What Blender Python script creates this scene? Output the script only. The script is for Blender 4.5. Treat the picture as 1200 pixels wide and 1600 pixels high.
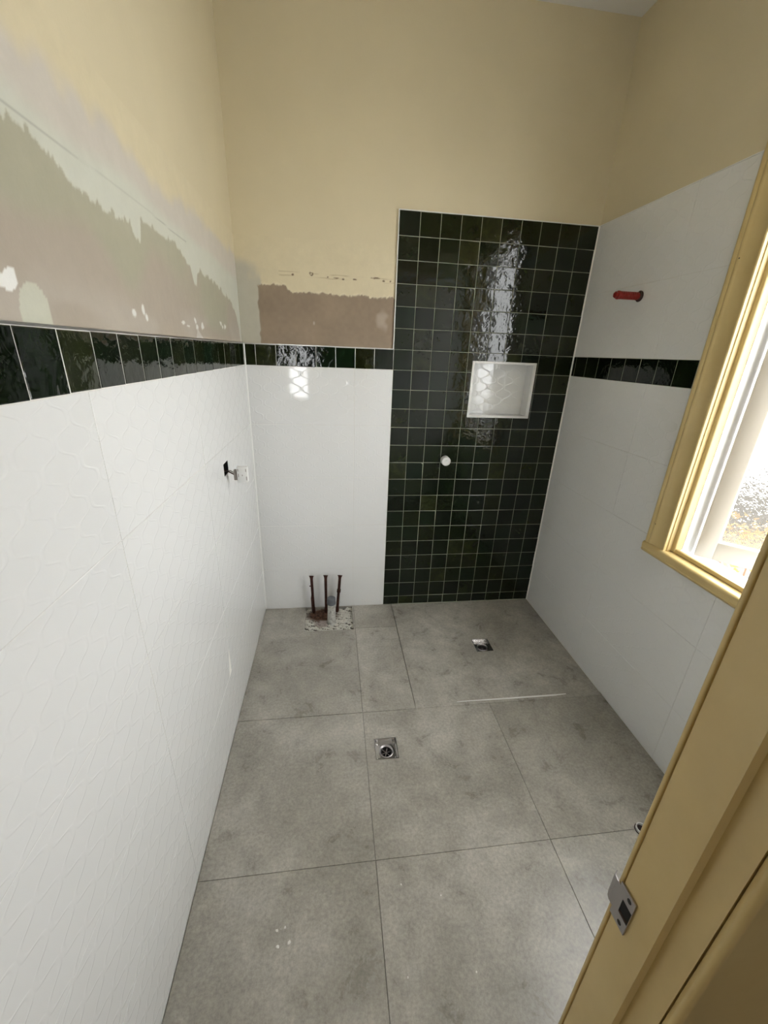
import bpy, bmesh, math, random
import numpy as np
from mathutils import Matrix, Vector

for o in list(bpy.data.objects):
    bpy.data.objects.remove(o, do_unlink=True)
scene = bpy.context.scene
COL = scene.collection
random.seed(7)
RNG = np.random.default_rng(7)

# ------------------------------------------------------------------ room measures (metres)
W = 1.786            # room width, x = 0 .. W ; back wall y = 0 ; floor z = 0
FRONT = -2.0         # front wall, room side
H = 2.974            # ceiling height
P = 0.102            # green tile pitch
TOP = 2.204          # top of the shower tiling
BT, BB = 1.592, 1.490  # green band, top and bottom
G = W - 10 * P       # left edge of the green shower panel

# ------------------------------------------------------------------ camera
F_PX, YAW, PITCH, ROLL = 628.318, 0.1367, -0.3772, 0.0397
CAM = Vector((0.4362, -2.2647, 1.5749))
cd = bpy.data.cameras.new('camera')
cam = bpy.data.objects.new('camera', cd)
COL.objects.link(cam)
cd.sensor_fit = 'AUTO'
cd.sensor_width = 36.0
cd.lens = F_PX / 1600.0 * 36.0
cd.clip_start = 0.02
cd.clip_end = 200
fw = Vector((math.sin(YAW) * math.cos(PITCH), math.cos(YAW) * math.cos(PITCH), math.sin(PITCH)))
r0 = Vector((math.cos(YAW), -math.sin(YAW), 0))
u0 = r0.cross(fw)
rt = r0 * math.cos(ROLL) + u0 * math.sin(ROLL)
up = -r0 * math.sin(ROLL) + u0 * math.cos(ROLL)
mw = Matrix.Identity(4)
for i in range(3):
    mw[i][0], mw[i][1], mw[i][2], mw[i][3] = rt[i], up[i], -fw[i], CAM[i]
cam.matrix_world = mw
scene.camera = cam

# ------------------------------------------------------------------ sky, exposure
SKY = 12.8
world = bpy.data.worlds.new('overcast_sky')
scene.world = world
world.use_nodes = True
bg = world.node_tree.nodes['Background']
bg.inputs['Color'].default_value = (0.985, 0.99, 1.0, 1)
bg.inputs['Strength'].default_value = SKY
vs = scene.view_settings
vs.view_transform = 'Standard'
vs.look = 'None'
vs.gamma = 1.0
vs.use_curve_mapping = False
vs.exposure = 0.0

def portal(name, w, h, mat):
    l = bpy.data.lights.new(name, 'AREA')
    l.shape = 'RECTANGLE'
    l.size, l.size_y = w, h
    l.cycles.is_portal = True
    o = bpy.data.objects.new(name, l)
    COL.objects.link(o)
    o.matrix_world = mat
    return o
# daylight portals guide sampling of the sky through the two window openings
portal('window_portal', 1.1, 1.75, Matrix.Translation((W + 0.19, -1.41, 1.66)) @ Matrix.Rotation(math.radians(90), 4, 'Y'))
portal('hall_window_portal', 0.42, 1.5, Matrix.Translation((-0.14, -5.42, 1.38)) @ Matrix.Rotation(math.radians(90), 4, 'X'))

# ------------------------------------------------------------------ materials
def lin(c):
    return tuple(((v / 255) / 12.92 if v / 255 <= 0.04045 else ((v / 255 + 0.055) / 1.055) ** 2.4) for v in c)

class NT:
    def __init__(s, name):
        s.m = bpy.data.materials.new(name)
        s.m.use_nodes = True
        s.t = s.m.node_tree
        s.b = s.t.nodes['Principled BSDF']
    def n(s, typ, **kw):
        nd = s.t.nodes.new(typ)
        for k, v in kw.items():
            if k == 'inp':
                for kk, vv in v.items():
                    nd.inputs[kk].default_value = vv
            else:
                setattr(nd, k, v)
        return nd
    def l(s, a, b):
        s.t.links.new(a, b)
    def math(s, op, a, b=None, c=None):
        nd = s.n('ShaderNodeMath', operation=op)
        for i, v in enumerate((a, b, c)):
            if v is None:
                continue
            if isinstance(v, (int, float)):
                nd.inputs[i].default_value = v
            else:
                s.l(v, nd.inputs[i])
        return nd.outputs[0]
    def ramp(s, fac, stops):
        nd = s.n('ShaderNodeValToRGB')
        e = nd.color_ramp.elements
        while len(e) < len(stops):
            e.new(0.5)
        for el, (p, c) in zip(e, stops):
            el.position = p
            el.color = (*c, 1)
        s.l(fac, nd.inputs['Fac'])
        return nd.outputs['Color']
    def noise(s, vec, scale, detail=3, rough=0.5, dist=0.0):
        nd = s.n('ShaderNodeTexNoise', inp={'Scale': scale, 'Detail': detail, 'Roughness': rough, 'Distortion': dist})
        if vec is not None:
            s.l(vec, nd.inputs['Vector'])
        return nd.outputs['Fac']
    def bump(s, h, strength, dist, normal=None):
        nd = s.n('ShaderNodeBump', inp={'Strength': strength, 'Distance': dist})
        s.l(h, nd.inputs['Height'])
        if normal is not None:
            s.l(normal, nd.inputs['Normal'])
        return nd.outputs['Normal']
    def mix(s, fac, a, b, mode='MIX'):
        nd = s.n('ShaderNodeMix', data_type='RGBA', blend_type=mode)
        for sock, v in ((nd.inputs[0], fac), (nd.inputs[6], a), (nd.inputs[7], b)):
            if isinstance(v, (int, float)):
                sock.default_value = v
            elif isinstance(v, tuple):
                sock.default_value = (*v, 1)
            else:
                s.l(v, sock)
        return nd.outputs[2]

def simple(name, col, rough=0.5, metal=0.0, bump=None, spec=None):
    t = NT(name)
    t.b.inputs['Base Color'].default_value = (*col, 1)
    t.b.inputs['Roughness'].default_value = rough
    t.b.inputs['Metallic'].default_value = metal
    if spec is not None:
        t.b.inputs['Specular IOR Level'].default_value = spec
    if bump:
        sc, st, d = bump
        tc = t.n('ShaderNodeTexCoord')
        t.l(t.bump(t.noise(tc.outputs['Object'], sc, 4), st, d), t.b.inputs['Normal'])
    return t.m

def make_paint(name, col, rough=0.55, var=0.06):
    t = NT(name)
    g = t.n('ShaderNodeNewGeometry')
    f = t.noise(g.outputs['Position'], 2.3, 4, 0.6)
    a = tuple(v * (1 - var) for v in col)
    c = t.ramp(f, [(0.3, a), (0.7, col)])
    t.l(c, t.b.inputs['Base Color'])
    t.b.inputs['Roughness'].default_value = rough
    t.l(t.bump(t.noise(g.outputs['Position'], 140, 3), 0.12, 0.002), t.b.inputs['Normal'])
    return t.m

M = {}
CREAM = (0.72, 0.635, 0.44)
M['cream'] = make_paint('cream_wall_paint', CREAM)
M['ceiling'] = make_paint('white_ceiling_paint', (0.80, 0.79, 0.76))
M['hall'] = make_paint('hall_wall_paint', (0.62, 0.55, 0.38))
M['hall_floor'] = simple('hall_floor_boards', (0.22, 0.13, 0.07), 0.4)
M['render'] = simple('grey_exterior_render', (0.55, 0.53, 0.50), 0.9)
M['grout_white'] = simple('white_grout', (0.74, 0.73, 0.69), 0.8)
M['grout_green'] = simple('pale_green_grout', (0.33, 0.34, 0.27), 0.85)
M['grout_floor'] = simple('grey_floor_grout', (0.27, 0.26, 0.23), 0.9)
M['silicone'] = simple('white_silicone', (0.80, 0.80, 0.77), 0.35)
M['alu'] = simple('brushed_aluminium', (0.66, 0.66, 0.65), 0.3, 1.0)
M['alu_white'] = simple('satin_white_trim', (0.82, 0.82, 0.80), 0.3)
M['steel'] = simple('stainless_steel', (0.60, 0.59, 0.58), 0.22, 1.0, (25, 0.12, 0.002))
M['nickel'] = simple('satin_nickel', (0.42, 0.40, 0.40), 0.38, 1.0)
M['black'] = simple('black_void', (0.004, 0.004, 0.004), 0.9)
M['dark_wood'] = simple('raw_mortice_wood', (0.05, 0.02, 0.008), 0.9)
M['rust'] = simple('dark_screw_head', (0.02, 0.016, 0.012), 0.6)
M['white_plastic'] = simple('white_plastic', (0.78, 0.78, 0.76), 0.4)
M['grey_plastic'] = simple('grey_plastic_coupling', (0.13, 0.14, 0.155), 0.5, 0, (60, 0.5, 0.002))
M['red_plastic'] = simple('red_plastic', (0.26, 0.010, 0.006), 0.35)
M['dark_plastic'] = simple('dark_rubber', (0.02, 0.006, 0.005), 0.6)
M['blue_cable'] = simple('grey_cable', (0.30, 0.27, 0.25), 0.5)

def make_joinery():
    t = NT('cream_gloss_joinery')
    g = t.n('ShaderNodeNewGeometry')
    f = t.noise(g.outputs['Position'], 6, 5, 0.65)
    t.l(t.ramp(f, [(0.3, (0.61, 0.46, 0.205)), (0.7, (0.67, 0.52, 0.245))]), t.b.inputs['Base Color'])
    t.b.inputs['Roughness'].default_value = 0.32
    t.l(t.bump(t.noise(g.outputs['Position'], 70, 3), 0.1, 0.002), t.b.inputs['Normal'])
    return t.m
M['joinery'] = make_joinery()
M['sash_white'] = simple('aged_white_joinery', (0.50, 0.46, 0.39), 0.4, 0, (70, 0.12, 0.002))
M['frame_white'] = simple('white_outer_frame', (0.85, 0.86, 0.86), 0.5)

def make_vc(name, rough):
    t = NT(name)
    a = t.n('ShaderNodeAttribute', attribute_name='Col')
    g = t.n('ShaderNodeNewGeometry')
    f = t.noise(g.outputs['Position'], 18, 5, 0.7)
    c = t.mix(1.0, a.outputs['Color'], t.ramp(f, [(0.3, (0.93, 0.93, 0.93)), (0.7, (1, 1, 1))]), 'MULTIPLY')
    t.l(c, t.b.inputs['Base Color'])
    t.b.inputs['Roughness'].default_value = rough
    t.l(t.bump(t.noise(g.outputs['Position'], 35, 4), 0.25, 0.003), t.b.inputs['Normal'])
    return t.m
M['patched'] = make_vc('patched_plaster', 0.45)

def make_white_tile():
    t = NT('white_ogee_relief_tile')
    tc = t.n('ShaderNodeTexCoord')
    sx = t.n('ShaderNodeSeparateXYZ')
    t.l(tc.outputs['Object'], sx.inputs[0])
    d, A, PV = 0.0503, 0.0195, 0.0755
    w = t.math('MULTIPLY', t.math('TANH', t.math('MULTIPLY', t.math('COSINE', t.math('MULTIPLY', sx.outputs[1], 2 * math.pi / PV)), 1.7)), A / d / math.tanh(1.7))
    ud = t.math('MULTIPLY', sx.outputs[0], 1 / d)
    a1 = t.math('ABSOLUTE', t.math('SUBTRACT', t.math('FLOORED_MODULO', t.math('ADD', t.math('SUBTRACT', ud, w), 21.0), 2.0), 1.0))
    a2 = t.math('ABSOLUTE', t.math('SUBTRACT', t.math('FLOORED_MODULO', t.math('ADD', t.math('ADD', ud, w), 20.0), 2.0), 1.0))
    mn = t.math('MINIMUM', a1, a2)
    mr = t.n('ShaderNodeMapRange', interpolation_type='SMOOTHSTEP', inp={'From Min': 0.02, 'From Max': 0.15, 'To Min': 1.0, 'To Max': 0.0})
    t.l(mn, mr.inputs['Value'])
    ridge = mr.outputs['Result']
    nb = t.bump(ridge, 0.38, 0.0010)
    soft = t.noise(tc.outputs['Object'], 7, 2)
    t.l(t.bump(soft, 0.06, 0.004, nb), t.b.inputs['Normal'])
    t.b.inputs['Base Color'].default_value = (0.79, 0.795, 0.785, 1)
    t.b.inputs['Roughness'].default_value = 0.045
    return t.m
M['white_tile'] = make_white_tile()

def make_green_tile():
    t = NT('dark_green_handmade_tile')
    tc = t.n('ShaderNodeTexCoord')
    oi = t.n('ShaderNodeObjectInfo')
    off = t.n('ShaderNodeVectorMath', operation='ADD')
    sc = t.n('ShaderNodeVectorMath', operation='SCALE', inp={'Scale': 37.0})
    cmb = t.n('ShaderNodeCombineXYZ')
    for i in range(3):
        t.l(oi.outputs['Random'], cmb.inputs[i])
    t.l(cmb.outputs[0], sc.inputs[0])
    t.l(tc.outputs['Object'], off.inputs[0])
    t.l(sc.outputs[0], off.inputs[1])
    v = off.outputs[0]
    base = t.ramp(oi.outputs['Random'], [(0.0, (0.002, 0.004, 0.001)), (0.2, (0.003, 0.008, 0.002)), (0.4, (0.007, 0.011, 0.003)), (0.55, (0.003, 0.010, 0.004)), (0.7, (0.010, 0.013, 0.003)), (0.85, (0.004, 0.008, 0.006)), (0.93, (0.014, 0.018, 0.006)), (1.0, (0.020, 0.024, 0.009))])
    f = t.noise(v, 22, 5, 0.65, 0.6)
    c = t.mix(1.0, base, t.ramp(f, [(0.25, (0.5, 0.52, 0.5)), (0.5, (1, 1, 1)), (0.78, (1.9, 1.8, 1.6))]), 'MULTIPLY')
    t.l(c, t.b.inputs['Base Color'])
    t.b.inputs['Roughness'].default_value = 0.06
    t.b.inputs['Specular IOR Level'].default_value = 0.36
    n1 = t.bump(t.noise(v, 16, 2, 0.45, 0.4), 0.35, 0.006)
    n2 = t.bump(t.noise(v, 60, 2, 0.5, 0.8), 0.18, 0.002, n1)
    t.l(n2, t.b.inputs['Normal'])
    return t.m
M['green_tile'] = make_green_tile()

def make_floor_tile():
    t = NT('grey_concrete_look_porcelain')
    g = t.n('ShaderNodeNewGeometry')
    oi = t.n('ShaderNodeObjectInfo')
    p = g.outputs['Position']
    big = t.noise(p, 2.6, 5, 0.6, 0.3)
    mid = t.noise(p, 9, 6, 0.7, 0.4)
    fine = t.noise(p, 95, 5, 0.75)
    c = t.ramp(big, [(0.28, (0.275, 0.260, 0.228)), (0.5, (0.365, 0.348, 0.308)), (0.72, (0.485, 0.466, 0.42))])
    c = t.mix(1.0, c, t.ramp(mid, [(0.3, (0.84, 0.84, 0.83)), (0.52, (1.04, 1.04, 1.04)), (0.75, (1.25, 1.25, 1.23))]), 'MULTIPLY')
    c = t.mix(1.0, c, t.ramp(fine, [(0.3, (0.74, 0.74, 0.74)), (0.7, (1.2, 1.2, 1.2))]), 'MULTIPLY')
    c = t.mix(1.0, c, t.ramp(oi.outputs['Random'], [(0.0, (0.90, 0.89, 0.87)), (0.5, (1.0, 0.99, 0.98)), (1.0, (1.06, 1.06, 1.05))]), 'MULTIPLY')
    # pale dust scuffs and dark pits
    sc = t.math('MULTIPLY', t.noise(p, 5.5, 3, 0.6), t.noise(p, 75, 3, 0.8))
    c = t.mix(t.ramp(sc, [(0.40, (0, 0, 0)), (0.52, (0.55, 0.55, 0.55))]), c, (0.60, 0.58, 0.53))
    t.l(c, t.b.inputs['Base Color'])
    t.l(t.math('ADD', t.math('MULTIPLY', mid, 0.30), 0.16), t.b.inputs['Roughness'])
    t.l(t.bump(fine, 0.15, 0.001), t.b.inputs['Normal'])
    return t.m
M['floor_tile'] = make_floor_tile()

def make_mottled(name, stops, scale, rough=0.7, metal=0.0, bump=0.4):
    t = NT(name)
    tc = t.n('ShaderNodeTexCoord')
    f = t.noise(tc.outputs['Object'], scale, 5, 0.7, 0.5)
    t.l(t.ramp(f, stops), t.b.inputs['Base Color'])
    t.b.inputs['Roughness'].default_value = rough
    t.b.inputs['Metallic'].default_value = metal
    t.l(t.bump(f, bump, 0.002), t.b.inputs['Normal'])
    return t.m
M['copper'] = make_mottled('tarnished_copper', [(0.3, (0.030, 0.011, 0.007)), (0.55, (0.065, 0.022, 0.014)), (0.8, (0.15, 0.075, 0.05))], 60, 0.45, 0.5)
M['pvc'] = make_mottled('mortar_splashed_pvc', [(0.35, (0.22, 0.21, 0.19)), (0.5, (0.50, 0.49, 0.45)), (0.7, (0.62, 0.62, 0.58))], 45)
M['mortar'] = make_vc('crumbled_mortar', 0.9)
M['concrete_out'] = make_mottled('pale_outdoor_concrete', [(0.3, (0.55, 0.54, 0.51)), (0.7, (0.66, 0.65, 0.62))], 3, 0.9)
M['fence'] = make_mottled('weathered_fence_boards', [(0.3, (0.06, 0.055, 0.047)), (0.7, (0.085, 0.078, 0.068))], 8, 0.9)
M['leaf'] = make_mottled('orange_brown_leaf', [(0.35, (0.55, 0.20, 0.05)), (0.5, (0.60, 0.36, 0.10)), (0.65, (0.25, 0.30, 0.08))], 5, 0.6)
M['dark_ground'] = make_mottled('dark_ground_tone', [(0.3, (0.045, 0.042, 0.038)), (0.6, (0.07, 0.064, 0.058)), (0.75, (0.10, 0.078, 0.055))], 14, 0.9)
M['stem'] = simple('brown_stem', (0.12, 0.07, 0.04), 0.8)

def make_pane():
    t = NT('obscure_textured_glass')
    t.t.nodes.remove(t.b)
    tc = t.n('ShaderNodeTexCoord')
    vo = t.n('ShaderNodeTexVoronoi', feature='SMOOTH_F1', inp={'Scale': 110.0, 'Smoothness': 0.6})
    nz = t.n('ShaderNodeTexNoise', inp={'Scale': 30.0})
    t.l(tc.outputs['Object'], nz.inputs['Vector'])
    mx = t.mix(0.08, tc.outputs['Object'], nz.outputs['Color'])
    t.l(mx, vo.inputs['Vector'])
    nrm = t.bump(vo.outputs['Distance'], 0.45, 0.004)
    rf = t.n('ShaderNodeBsdfRefraction', inp={'IOR': 1.35, 'Roughness': 0.02, 'Color': (0.96, 0.97, 0.96, 1)})
    tr = t.n('ShaderNodeBsdfTransparent', inp={'Color': (0.92, 0.93, 0.92, 1)})
    gl = t.n('ShaderNodeBsdfGlossy', inp={'Roughness': 0.05})
    t.l(nrm, rf.inputs['Normal'])
    t.l(nrm, gl.inputs['Normal'])
    m1 = t.n('ShaderNodeMixShader', inp={'Fac': 0.15})
    t.l(rf.outputs[0], m1.inputs[1])
    t.l(tr.outputs[0], m1.inputs[2])
    m2 = t.n('ShaderNodeMixShader', inp={'Fac': 0.06})
    t.l(m1.outputs[0], m2.inputs[1])
    t.l(gl.outputs[0], m2.inputs[2])
    t.l(m2.outputs[0], t.t.nodes['Material Output'].inputs['Surface'])
    return t.m
M['pane'] = make_pane()

# ------------------------------------------------------------------ object helpers
def link(name, me, mat=None, parent=None, mtx=None):
    o = bpy.data.objects.new(name, me)
    COL.objects.link(o)
    if mat is not None and me is not None and not me.materials:
        me.materials.append(M[mat] if isinstance(mat, str) else mat)
    if parent is not None:
        o.parent = parent
    if mtx is not None:
        o.matrix_basis = mtx
    return o

def mesh(name, verts, faces, smooth=False):
    me = bpy.data.meshes.new(name)
    me.from_pydata([tuple(v) for v in verts], [], faces)
    if smooth:
        me.polygons.foreach_set('use_smooth', [True] * len(me.polygons))
    me.update()
    return me

def tag(o, label, cat, group=None, kind=None):
    o['label'] = label
    o['category'] = cat
    if group:
        o['group'] = group
    if kind:
        o['kind'] = kind
    return o

def empty(name, loc=(0, 0, 0), mtx=None):
    o = bpy.data.objects.new(name, None)
    COL.objects.link(o)
    o.empty_display_size = 0.05
    if mtx is not None:
        o.matrix_basis = mtx
    else:
        o.location = loc
    return o

def slab(name, rect, holes, n0, n1):
    """flat slab in the u,v plane from n0 to n1 with rectangular holes cut through"""
    a0, a1, b0, b1 = rect
    us = sorted({a0, a1, *[min(max(h[i], a0), a1) for h in holes for i in (0, 1)]})
    vs_ = sorted({b0, b1, *[min(max(h[i], b0), b1) for h in holes for i in (2, 3)]})
    nu, nv = len(us) - 1, len(vs_) - 1
    def solid(i, j):
        if i < 0 or j < 0 or i >= nu or j >= nv:
            return False
        cu, cv = (us[i] + us[i + 1]) / 2, (vs_[j] + vs_[j + 1]) / 2
        return not any(h[0] < cu < h[1] and h[2] < cv < h[3] for h in holes)
    V, F, idx = [], [], {}
    def vid(i, j, k):
        if (i, j, k) not in idx:
            idx[(i, j, k)] = len(V)
            V.append((us[i], vs_[j], n1 if k else n0))
        return idx[(i, j, k)]
    for i in range(nu):
        for j in range(nv):
            if not solid(i, j):
                continue
            F.append([vid(i, j, 1), vid(i + 1, j, 1), vid(i + 1, j + 1, 1), vid(i, j + 1, 1)])
            F.append([vid(i, j, 0), vid(i, j + 1, 0), vid(i + 1, j + 1, 0), vid(i + 1, j, 0)])
            if not solid(i, j - 1): F.append([vid(i, j, 0), vid(i + 1, j, 0), vid(i + 1, j, 1), vid(i, j, 1)])
            if not solid(i, j + 1): F.append([vid(i + 1, j + 1, 0), vid(i, j + 1, 0), vid(i, j + 1, 1), vid(i + 1, j + 1, 1)])
            if not solid(i - 1, j): F.append([vid(i, j + 1, 0), vid(i, j, 0), vid(i, j, 1), vid(i, j + 1, 1)])
            if not solid(i + 1, j): F.append([vid(i + 1, j, 0), vid(i + 1, j + 1, 0), vid(i + 1, j + 1, 1), vid(i + 1, j, 1)])
    return mesh(name, V, F) if F else None

def tile_mesh(name, w, h, t, b=0.0010, drop=0.0006, jit=0.0):
    j = lambda: random.uniform(-jit, jit)
    V = [(0, 0, -t), (w, 0, -t), (w, h, -t), (0, h, -t)]
    c = [(j(), j()) for _ in range(4)]
    q = [(0, 0), (w, 0), (w, h), (0, h)]
    V += [(x + dx, y + dy, -drop) for (x, y), (dx, dy) in zip(q, c)]
    qi = [(b, b), (w - b, b), (w - b, h - b), (b, h - b)]
    V += [(x + dx, y + dy, 0) for (x, y), (dx, dy) in zip(qi, c)]
    F = [[8, 9, 10, 11]]
    for i in range(4):
        k = (i + 1) % 4
        F += [[i, k, 4 + k, 4 + i], [4 + i, 4 + k, 8 + k, 8 + i]]
    return mesh(name, V, F)

_cache = {}
def lay(parent, name, mat, u0_, u1_, v0_, v1_, gap=0.002, t=0.008, holes=(), n=0.0, tilt=0.0, b=0.001, jit=0.0, variants=1):
    """one tile as a child of a wall or floor, clipped by rectangular holes"""
    a0, a1, b0, b1 = u0_ + gap / 2, u1_ - gap / 2, v0_ + gap / 2, v1_ - gap / 2
    if a1 - a0 < 0.004 or b1 - b0 < 0.004:
        return None
    hit = [h for h in holes if h[0] < a1 and h[1] > a0 and h[2] < b1 and h[3] > b0]
    if hit:
        me = slab(name, (0, a1 - a0, 0, b1 - b0), [(h[0] - a0, h[1] - a0, h[2] - b0, h[3] - b0) for h in hit], -t, 0)
        if me is None:
            return None
    else:
        key = (mat, round(a1 - a0, 4), round(b1 - b0, 4), t, random.randrange(variants))
        me = _cache.get(key)
        if me is None:
            me = _cache[key] = tile_mesh(name, a1 - a0, b1 - b0, t, b, jit=jit)
    o = link(name, me, mat, parent)
    o.location = (a0, b0, n)
    if tilt:
        o.rotation_euler = (random.gauss(0, tilt), random.gauss(0, tilt), 0)
    return o

def box(name, p0, p1, mat, parent=None, bevel=0.0, seg=2):
    bm = bmesh.new()
    bmesh.ops.create_cube(bm, size=1)
    for v in bm.verts:
        v.co = Vector([(p0[i] + p1[i]) / 2 + v.co[i] * (p1[i] - p0[i]) for i in range(3)])
    if bevel:
        bmesh.ops.bevel(bm, geom=bm.edges[:], offset=bevel, segments=seg, affect='EDGES', profile=0.5)
    me = bpy.data.meshes.new(name)
    bm.to_mesh(me)
    bm.free()
    if bevel:
        me.polygons.foreach_set('use_smooth', [True] * len(me.polygons))
        try:
            me.set_sharp_from_angle(angle=math.radians(40))
        except Exception:
            pass
    return link(name, me, mat, parent)

def extrude_poly(name, pts, axis, a, b, mat, parent=None, smooth_deg=35):
    """closed 2D profile extruded along an axis ('x','y','z'); pts are the other two coords in order"""
    n = len(pts)
    def co(p, s):
        if axis == 'z': return (p[0], p[1], s)
        if axis == 'y': return (p[0], s, p[1])
        return (s, p[0], p[1])
    V = [co(p, a) for p in pts] + [co(p, b) for p in pts]
    F = [[i, (i + 1) % n, n + (i + 1) % n, n + i] for i in range(n)] + [list(range(n))[::-1], list(range(n, 2 * n))]
    me = mesh(name, V, F, True)
    bm = bmesh.new(); bm.from_mesh(me)
    bmesh.ops.recalc_face_normals(bm, faces=bm.faces[:])
    bm.to_mesh(me); bm.free()
    me.set_sharp_from_angle(angle=math.radians(smooth_deg))
    return link(name, me, mat, parent)

def lathe(name, prof, mat, parent=None, mtx=None, seg=24, cap=True, smooth_deg=40):
    V, F = [], []
    for r, z in prof:
        for k in range(seg):
            a = 2 * math.pi * k / seg
            V.append((r * math.cos(a), r * math.sin(a), z))
    for i in range(len(prof) - 1):
        for k in range(seg):
            k2 = (k + 1) % seg
            F.append([i * seg + k, i * seg + k2, (i + 1) * seg + k2, (i + 1) * seg + k])
    if cap:
        F.append(list(range(seg))[::-1])
        F.append(list(range((len(prof) - 1) * seg, len(prof) * seg)))
    me = mesh(name, V, F, True)
    me.set_sharp_from_angle(angle=math.radians(smooth_deg))
    return link(name, me, mat, parent, mtx)

def tube(name, pts, rads, mat, parent=None, seg=12, flat=None):
    """tube along points; rads: radius or (rx, ry) per point"""
    V, F = [], []
    n = len(pts)
    pts = [Vector(p) for p in pts]
    ref = Vector((0.13, 1, 0.07)).normalized()
    for i, p in enumerate(pts):
        t = (pts[min(i + 1, n - 1)] - pts[max(i - 1, 0)]).normalized()
        a = t.cross(ref).normalized()
        b = a.cross(t).normalized()
        r = rads[i]
        rx, ry = r if isinstance(r, tuple) else (r, r)
        for k in range(seg):
            an = 2 * math.pi * k / seg
            V.append(p + a * rx * math.cos(an) + b * ry * math.sin(an))
    for i in range(n - 1):
        for k in range(seg):
            k2 = (k + 1) % seg
            F.append([i * seg + k, i * seg + k2, (i + 1) * seg + k2, (i + 1) * seg + k])
    F += [list(range(seg))[::-1], list(range((n - 1) * seg, n * seg))]
    me = mesh(name, V, F, True)
    bm = bmesh.new(); bm.from_mesh(me)
    bmesh.ops.recalc_face_normals(bm, faces=bm.faces[:])
    bm.to_mesh(me); bm.free()
    me.set_sharp_from_angle(angle=math.radians(50))
    return link(name, me, mat, parent)

# value noise for jagged plaster edges (numpy)
def vnoise1(x, f, seed):
    r = np.random.default_rng(seed).random(4096)
    xx = np.asarray(x) * f + 1000.0
    i = np.floor(xx).astype(int); t = xx - i; t = t * t * (3 - 2 * t)
    return (r[i % 4096] * (1 - t) + r[(i + 1) % 4096] * t) * 2 - 1
def vnoise2(x, y, f, seed):
    r = np.random.default_rng(seed).random((256, 256))
    X, Y = np.asarray(x) * f + 500.0, np.asarray(y) * f + 500.0
    i, j = np.floor(X).astype(int), np.floor(Y).astype(int)
    tx, ty = X - i, Y - j
    tx, ty = tx * tx * (3 - 2 * tx), ty * ty * (3 - 2 * ty)
    g = lambda a, b: r[a % 256, b % 256]
    return ((g(i, j) * (1 - tx) + g(i + 1, j) * tx) * (1 - ty) + (g(i, j + 1) * (1 - tx) + g(i + 1, j + 1) * tx) * ty) * 2 - 1
def sst(e0, e1, x):
    t = np.clip((x - e0) / (e1 - e0), 0, 1)
    return t * t * (3 - 2 * t)

def color_grid(name, ua, ub, va, vb, step, n, fn, mat, parent, hfn=None, skip=None):
    us = np.linspace(ua, ub, max(2, int(abs(ub - ua) / step) + 1))
    vs_ = np.linspace(va, vb, max(2, int(abs(vb - va) / step) + 1))
    U, Vv = np.meshgrid(us, vs_)
    col = fn(U, Vv)
    N = np.full_like(U, n) if hfn is None else n + hfn(U, Vv)
    verts = np.stack([U.ravel(), Vv.ravel(), N.ravel()], 1)
    nx, ny = len(us), len(vs_)
    i, j = np.meshgrid(np.arange(nx - 1), np.arange(ny - 1))
    a = (j * nx + i).ravel()
    faces = np.stack([a, a + 1, a + nx + 1, a + nx], 1)
    me = bpy.data.meshes.new(name)
    me.from_pydata(verts.tolist(), [], faces.tolist())
    at = me.color_attributes.new('Col', 'FLOAT_COLOR', 'POINT')
    c4 = np.concatenate([col.reshape(-1, 3), np.ones((col.size // 3, 1))], 1).astype(np.float32)
    at.data.foreach_set('color', c4.ravel())
    me.polygons.foreach_set('use_smooth', [True] * len(me.polygons))
    me.update()
    return link(name, me, mat, parent)

def frame(origin, u, v, n):
    m = Matrix.Identity(4)
    for i in range(3):
        m[i][0], m[i][1], m[i][2], m[i][3] = u[i], v[i], n[i], origin[i]
    return m
F_LEFT = frame((0, 0, 0), (0, 1, 0), (0, 0, 1), (1, 0, 0))        # u = y
F_BACK = frame((0, 0, 0), (1, 0, 0), (0, 0, 1), (0, -1, 0))       # u = x
F_RIGHT = frame((W, 0, 0), (0, -1, 0), (0, 0, 1), (-1, 0, 0))     # u = -y

PL = -0.010      # plaster face lies behind the tile faces
GR = -0.0012     # grout level

# ------------------------------------------------------------------ floor
DR1 = (0.604, 0.702, -1.102, -1.004)
DR2 = (1.252, 1.352, -0.495, -0.390)
PIT = (0.258, 0.556, -0.247, -0.004)
STUB = (1.495, 1.565, -1.495, -1.425)
holes_f = [DR1, DR2, PIT]
floor = link('floor', slab('floor', (-0.02, W + 0.02, -2.12, 0.02), holes_f, -0.12, -0.0095), 'grout_floor')
tag(floor, 'grey concrete-look tiled bathroom floor with two square drains', 'floor', kind='structure')
X1, X2, XS = 0.566, 1.186, 0.820
Y1, Y2, YS = -0.860, -1.456, -0.838
for (a, b, c, d, n) in [
    (0.0, X1, Y1, 0.0, 0.0), (X1, XS, -0.238, 0.0, 0.0), (X1, XS, Y1, -0.238, 0.0),
    (XS + 0.003, W, YS, 0.0, -0.0045),
    (XS, X2, Y1, YS - 0.001, 0.0), (X2, W, Y1, YS - 0.001, 0.0),
    (0.0, X1, Y2, Y1, 0.0), (X1, X2, Y2, Y1, 0.0), (X2, W, Y2, Y1, 0.0),
    (0.0, X1, -2.06, Y2, 0.0), (X1, X2, -2.06, Y2, 0.0), (X2, W, -2.06, Y2, 0.0)]:
    if abs(c - Y1) < 1e-6 and abs(d - (YS - 0.001)) < 1e-6:
        continue
    dd = d
    if a in (X1, X2) and abs(d - Y1) < 1e-6:
        dd = d
    lay(floor, 'floor_tile', 'floor_tile', a, b, c, dd, gap=0.0016, t=0.009, holes=holes_f, n=n, tilt=0.0010, b=0.0008)
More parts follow.
